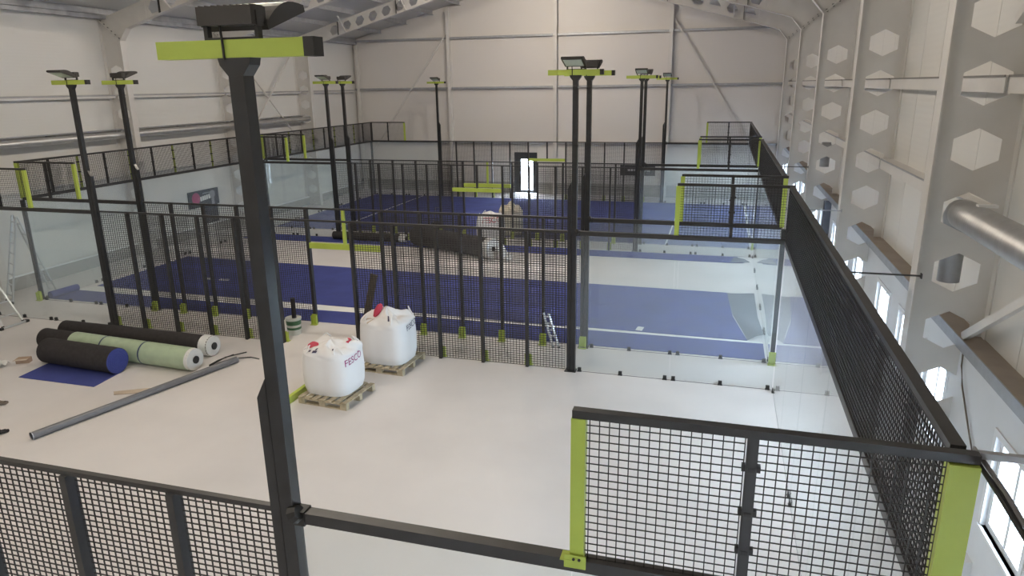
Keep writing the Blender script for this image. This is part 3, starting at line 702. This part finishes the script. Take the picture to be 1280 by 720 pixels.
def bulk_bag(cx, cy, z0, rz, hx, hy, H, label, seed, txt=None, t0=0.0, spout=0.0, m='bag', ink='ink', tsize=0.17, tq=0.62, patches=()):
    t = thing('bulk_bag', label, 'bag', (cx, cy, z0), 'white bulk bags')
    def at(th, q, off=0.0):
        rr = bag_radius(q, th, hx, hy, H, seed)
        z = H*bz(q)
        if q > 0.72:
            k = (q-0.72)/0.28; fade = 1-max(0, q-0.92)*9
            z += (0.045*math.sin(3*th+seed*2+q*11) + 0.022*math.sin(8*th+q*34+seed))*min(1, k*1.4)*fade - 0.05*math.exp(-((q-0.93)/0.04)**2)
            rr *= 1 + 0.05*math.sin(6*th+seed*3+q*25)*min(1, k*2)
        if q > 0.9: z += spout*((q-0.9)/0.1)**1.5
        up = min(1, max(0, (q-0.76)/0.12))
        rr += off*(1-up); z += off*up
        return (cx + rr*math.cos(th+rz), cy + rr*math.sin(th+rz), z0 + 0.002 + z)
    N = 72; K = 46; mb = MB()
    for k in range(K+1):
        q = k/K; q2 = 0.72*(q/0.45) if q < 0.45 else 0.72 + 0.28*((q-0.45)/0.55)
        for i in range(N): mb.v.append(at(2*PI*i/N, q2))
    for k in range(K):
        for i in range(N):
            j = (i+1) % N; mb.f.append((k*N+i, k*N+j, (k+1)*N+j, (k+1)*N+i))
    mb.f.append(tuple(range(N))[::-1]); mb.f.append(tuple(K*N+i for i in range(N)))
    part('sack', mb, m, t, smooth=True)
    for (pn, pm, a0, a1, q0, q1) in patches:
        pb = MB(); n_ = 5
        for a in range(n_+1):
            for b in range(n_+1): pb.v.append(at(a0+(a1-a0)*a/n_ + 0.05*(q1-q0)*b, q0+(q1-q0)*b/n_, 0.012))
        for a in range(n_):
            for b in range(n_): k = a*(n_+1)+b; pb.f.append((k, k+n_+1, k+n_+2, k+1))
        part(pn, pb, pm, t, smooth=True)
    if txt:
        me = textmesh(txt, tsize); V = []
        for v in me.vertices:
            uu, vv = v.co.x, v.co.y
            V.append(at(t0 + uu/(hx*1.02), tq + (vv+0.10*uu)/H, 0.007))
        for v, p in zip(me.vertices, V): v.co = p
        me.materials.append(MATS[ink]); part('handwriting', me, None, t)
    lp = MB()
    for th in (0.78, 2.36, 3.93, 5.5):
        q = [at(th-0.16, 0.78, 0.0), at(th-0.12, 0.84, 0.05), at(th, 0.86, 0.085), at(th+0.12, 0.84, 0.05), at(th+0.16, 0.78, 0.0)]
        lp = MB().tube(q, [0.016, 0.013, 0.012, 0.013, 0.016], 6); part('lifting_loop', lp, m, t, smooth=True)
    return t, at
pallet(-8.22, 7.58, -0.08, 1.08, 1.02, 'wooden pallet under the bag with full lettering, beside the yellow beam')
pallet(-7.93, 9.38, -0.05, 1.14, 1.08, 'wooden pallet under the bag with the red spout, next to the mesh fence')
t, at = bulk_bag(-8.32, 7.70, 0.144, -0.06, 0.50, 0.47, 0.98, 'white bulk bag with handwriting and crumpled open top, beside yellow beam', 1.3, 'FESCO', -0.62, 0.0, tq=0.55, patches=(('red_tag', 'red_tag', -2.95, -2.45, 0.83, 0.91), ('red_tag', 'red_tag', 0.1, 0.8, 0.875, 0.90), ('marking', 'ink_dark', -2.15, -2.02, 0.815, 0.835), ('marking', 'ink_dark', -1.9, -1.7, 0.795, 0.825), ('marking', 'ink_dark', -1.82, -1.76, 0.83, 0.86), ('marking', 'ink_dark', -0.98, -0.90, 0.84, 0.90)))
t, at = bulk_bag(-7.96, 9.42, 0.144, -0.06, 0.52, 0.48, 1.06, 'white bulk bag tied with red cloth at its spout, next to the mesh fence', 4.1, 'FESCO', -0.30, 0.10, ink='ink_dark', tsize=0.16, tq=0.60, patches=(('marking', 'ink_dark', -1.05, -0.98, 0.83, 0.90), ('cord', 'cardboard_pale', -2.3, -2.2, 0.80, 0.9), ('cord', 'cardboard_pale', -2.05, -1.98, 0.78, 0.88)))
part('red_tag', MB().tube([(-8.20, 9.30, 1.10), (-8.14, 9.31, 1.22), (-8.08, 9.33, 1.33), (-8.05, 9.34, 1.38)], [0.04, 0.075, 0.07, 0.03], 10), 'red_tag', t, smooth=True)
t, at = bulk_bag(-9.72, 22.08, 0.0, 0.05, 0.50, 0.47, 1.12, 'white bulk bag with red print standing in a gate opening', 2.2, 'FESCO', -2.0, 0.05, ink='red_tag', tsize=0.26, tq=0.62)
part('dark_flap', MB().box(-9.75, -9.35, 21.8, 21.9, 1.06, 1.09), 'wood_dark', t)
bulk_bag(-9.35, 23.6, 0.013, 0.4, 0.46, 0.46, 1.15, 'cream bulk bag with peaked top beside the white bag in the gate', 5.2, None, 0, 0.18, m='bag_cream')

# ---------------------------------------------------------------- loose things
t = thing('metal_pipe', 'long grey pipe lying diagonally on the bare concrete floor', 'pipe', (-12.5, 4.6, 0))
a, b = Vector((-12.52, 4.62, 0.072)), Vector((-11.32, 8.62, 0.072)); d = (b-a).normalized()
part('tube', MB().tube([a, b], 0.068, 18, caps=False).tube([a, b], 0.058, 18, caps=False), 'pipe_grey', t, smooth=True)
for p in (a, b): part('rim', MB().tube([p-d*0.012, p+d*0.004], 0.0705, 18, caps=False), 'galvanised', t, smooth=True)
o = obj('yellow_beam', MB().box(-9.02, -8.94, 6.72, 8.05, 0.0, 0.13).box(-9.03, -8.93, 6.71, 6.72, 0, 0.135), 'yellow'); tag(o, 'yellow steel beam lying on the floor against a pallet', 'beam')
t = thing('paint_bucket', 'white bucket with dark label holding a black tube, by the gate', 'bucket', (-11.14, 10.62, 0))
part('pail', MB().tube([(-11.14,10.62,0.002),(-11.14,10.62,0.42)], [0.16,0.185], 22), 'bucket', t, smooth=True)
part('label_band', MB().tube([(-11.14,10.62,0.14),(-11.14,10.62,0.20)], [0.172,0.176], 22, caps=False).tube([(-11.14,10.62,0.26),(-11.14,10.62,0.37)], [0.177,0.184], 22, caps=False), 'bucket_label', t, smooth=True)
part('rim', MB().tube([(-11.14,10.62,0.40),(-11.14,10.62,0.43)], 0.195, 22, caps=False), 'bucket', t, smooth=True)
part('tube', MB().tube([(-11.12,10.62,0.1),(-11.10,10.62,0.92)], 0.055, 12), 'turf_black', t, smooth=True)
o = obj('plank', MB().bar((-9.10, 10.25, 0.02), (-8.55, 10.06, 1.82), 0.16, 0.04, up=(0,1,0)), 'wood_dark'); tag(o, 'weathered plank leaning on the fence behind a bulk bag', 'plank')
t = thing('folded_cloth', 'crumpled red cloth on the floor beside the plank', 'cloth', (-8.85, 9.75, 0)); part('cloth', MB().tube([(-8.95,9.6,0.03),(-8.85,9.7,0.20),(-8.72,9.85,0.32),(-8.66,9.9,0.1)], [0.07,0.12,0.11,0.05], 8), 'red_tag', t, smooth=True)
def ladder(name, label, feet, tops, rungs, m='aluminium', group='ladders', bar=True):
    """feet / tops: two 3-D points each"""
    t = thing(name, label, 'ladder', (feet[0][0], feet[0][1], 0), group)
    for a, b in zip(feet, tops):
        rl = part('rail', MB().bar(a, b, 0.05, 0.028), m, t)
        part('foot_cap', MB().bar(a, Vector(a).lerp(Vector(b), 0.03), 0.06, 0.04), 'black_plastic', rl)
    for k in range(rungs):
        s = (k+0.8)/(rungs+0.4); part('rung', MB().bar(Vector(feet[0]).lerp(Vector(tops[0]), s), Vector(feet[1]).lerp(Vector(tops[1]), s), 0.03), m, t)
    return t
t = ladder('step_ladder', 'aluminium step ladder in front of the left glass corner', ((-18.70, 9.08, 0.03), (-18.70, 9.64, 0.03)), ((-19.42, 9.20, 1.42), (-19.42, 9.52, 1.42)), 4)
part('stabiliser_bar', MB().bar((-18.68, 9.0, 0.035), (-18.68, 9.72, 0.035), 0.06, 0.04), 'aluminium', t)
for yy in (9.0, 9.72): part('foot_cap', MB().box(-18.73, -18.63, yy-0.04, yy+0.04, 0, 0.06), 'black_plastic', t)
for a, b in (((-20.1, 9.12, 0.02), (-19.42, 9.22, 1.42)), ((-20.1, 9.62, 0.02), (-19.42, 9.50, 1.42))): part('rear_rail', MB().bar(a, b, 0.045, 0.025), 'aluminium', t)
t = ladder('extension_ladder', 'tall aluminium folding ladder standing behind the left glass corner', ((-20.98, 11.02, 0.0), (-20.55, 10.85, 0.0)), ((-20.85, 11.62, 2.45), (-20.50, 11.45, 2.45)), 8)
for a, b in (((-20.95, 12.40, 0.0), (-20.85, 11.65, 2.45)), ((-20.42, 12.20, 0.0), (-20.50, 11.48, 2.45))): part('rear_rail', MB().bar(a, b, 0.05, 0.028), 'aluminium', t)
for k in range(7):
    s = (k+0.8)/7.6; part('rung', MB().bar(Vector((-20.95,12.40,0)).lerp(Vector((-20.85,11.65,2.45)), s), Vector((-20.42,12.20,0)).lerp(Vector((-20.50,11.48,2.45)), s), 0.03), 'aluminium', t)
ladder('small_ladder', 'short pale ladder section leaning on the fence of the half carpeted court', ((-4.72, 11.24, 0.0), (-4.58, 11.24, 0.0)), ((-4.98, 11.38, 0.78), (-4.86, 11.38, 0.78)), 5)
o = obj('white_pole', MB().tube([(-14.9, 24.5, 0.014), (-14.9, 24.5, 0.03)], 0.14, 14).tube([(-14.9, 24.5, 0.03), (-14.9, 24.5, 0.85)], 0.022, 8), 'frame_white'); tag(o, 'thin white pole standing on the fully carpeted court', 'pole')
# cables and scraps
t = thing('loose_cable', 'loose black cables by the far end of the grey pipe', 'cable', (-11.6, 8.4, 0))
for q in (((-11.72,8.05,0.014),(-11.62,8.4,0.05),(-11.5,8.75,0.03),(-11.2,8.95,0.012),(-10.95,8.9,0.012)), ((-11.75,8.25,0.014),(-11.68,8.7,0.06),(-11.5,9.2,0.012)), ((-11.8,8.3,0.014),(-11.8,8.6,0.014),(-11.7,9.0,0.01))):
    part('cable', MB().tube(q, 0.013, 6), 'cable', t)
def scrap(name, label, pts, z, m, cat='scrap'):
    o = obj(name, MB().prism(pts, lambda a,b,t: (a,b,t+0.01*math.sin(a*9)+0.012), z, z+0.012), m); tag(o, label, cat, 'scraps on the bare floor')
scrap('cardboard_sheet', 'flat pale cardboard piece beside the grey pipe', [(-12.75,6.62),(-12.15,6.95),(-12.0,6.80),(-12.62,6.50)], 0, 'cardboard_pale')
t = thing('cardboard_box', 'brown flattened box by the left ends of the rolls', 'box', (-16.1, 7.3, 0)); part('body', MB().prism([(-16.14,7.30),(-15.90,7.42),(-15.96,7.56),(-16.20,7.44)], lambda a,b,z: (a,b,z), 0, 0.11), 'cardboard', t); part('flap', MB().prism([(-16.14,7.30),(-15.90,7.42),(-15.88,7.34),(-16.12,7.22)], lambda a,b,z: (a,b,z), 0.10, 0.106), 'cardboard_pale', t)
mb = MB(); V = []
for i in range(7):
    for j in range(6): V.append((-16.62+i*0.07, 6.90+j*0.07, 0.012+0.10*abs(math.sin(i*2.3+j*1.6))))
mb.v = V
for i in range(6):
    for j in range(5): a = i*6+j; mb.f.append((a, a+6, a+7, a+1))
o = obj('plastic_scrap', mb, 'film'); tag(o, 'crumpled white plastic beside the brown flattened box', 'scrap', 'scraps on the bare floor')
for cx, cy, lab in ((-14.42, 5.52, 'brown rag on the floor left of the grey pipe'), (-13.32, 4.62, 'dark bundle of straps on the floor near the pipe end')):
    t = thing('rag', lab, 'rag', (cx, cy, 0), 'scraps on the bare floor')
    for k in range(5):
        q = [(cx+random.uniform(-.2,.12), cy+random.uniform(-.12,.12), 0.015+random.random()*0.05) for _ in range(4)]
        part('fold', MB().tube(q, [0.012,0.03,0.03,0.012], 6), 'cable_brown' if 'brown' in lab else 'turf_black', t, smooth=True)
t = thing('tool_case', 'small dark machine standing on the half carpeted court by the far gate', 'machine', (-12.4, 23.3, 0))
part('body', MB().box(-12.65, -12.25, 23.1, 23.45, 0.06, 0.42), 'turf_black', t); part('handle', MB().bar((-12.6,23.2,0.42),(-12.6,23.5,0.98), 0.03).bar((-12.3,23.2,0.42),(-12.3,23.5,0.98), 0.03).bar((-12.6,23.5,0.98),(-12.3,23.5,0.98), 0.03), 'pipe_grey', t)
for xx in (-12.66, -12.24): part('wheel', MB().tube([(xx-0.02,23.2,0.09),(xx+0.02,23.2,0.09)], 0.075, 12), 'black_plastic', t)

o = obj('paper_scrap', MB().prism([(-3.02,12.86),(-2.86,12.84),(-2.83,13.10),(-2.99,13.12)], lambda a,b,t: (a,b,t+0.02*(b-12.8)), 0.014, 0.02), 'sign_white'); tag(o, 'white sheet of paper on the broad blue strip', 'paper')
for k, dx in enumerate((0.0, 0.62)):
    o = obj('paper_scrap', MB().prism([(-16.95+dx,14.42),(-16.70+dx*1.1,14.44),(-16.72+dx*1.1,14.56),(-16.93+dx,14.54)], lambda a,b,t: (a,b,t+0.01), 0.014, 0.05), 'sign_white'); tag(o, ['small white packet on the broad blue strip', 'longer white packet on the broad blue strip'][k], 'packet')
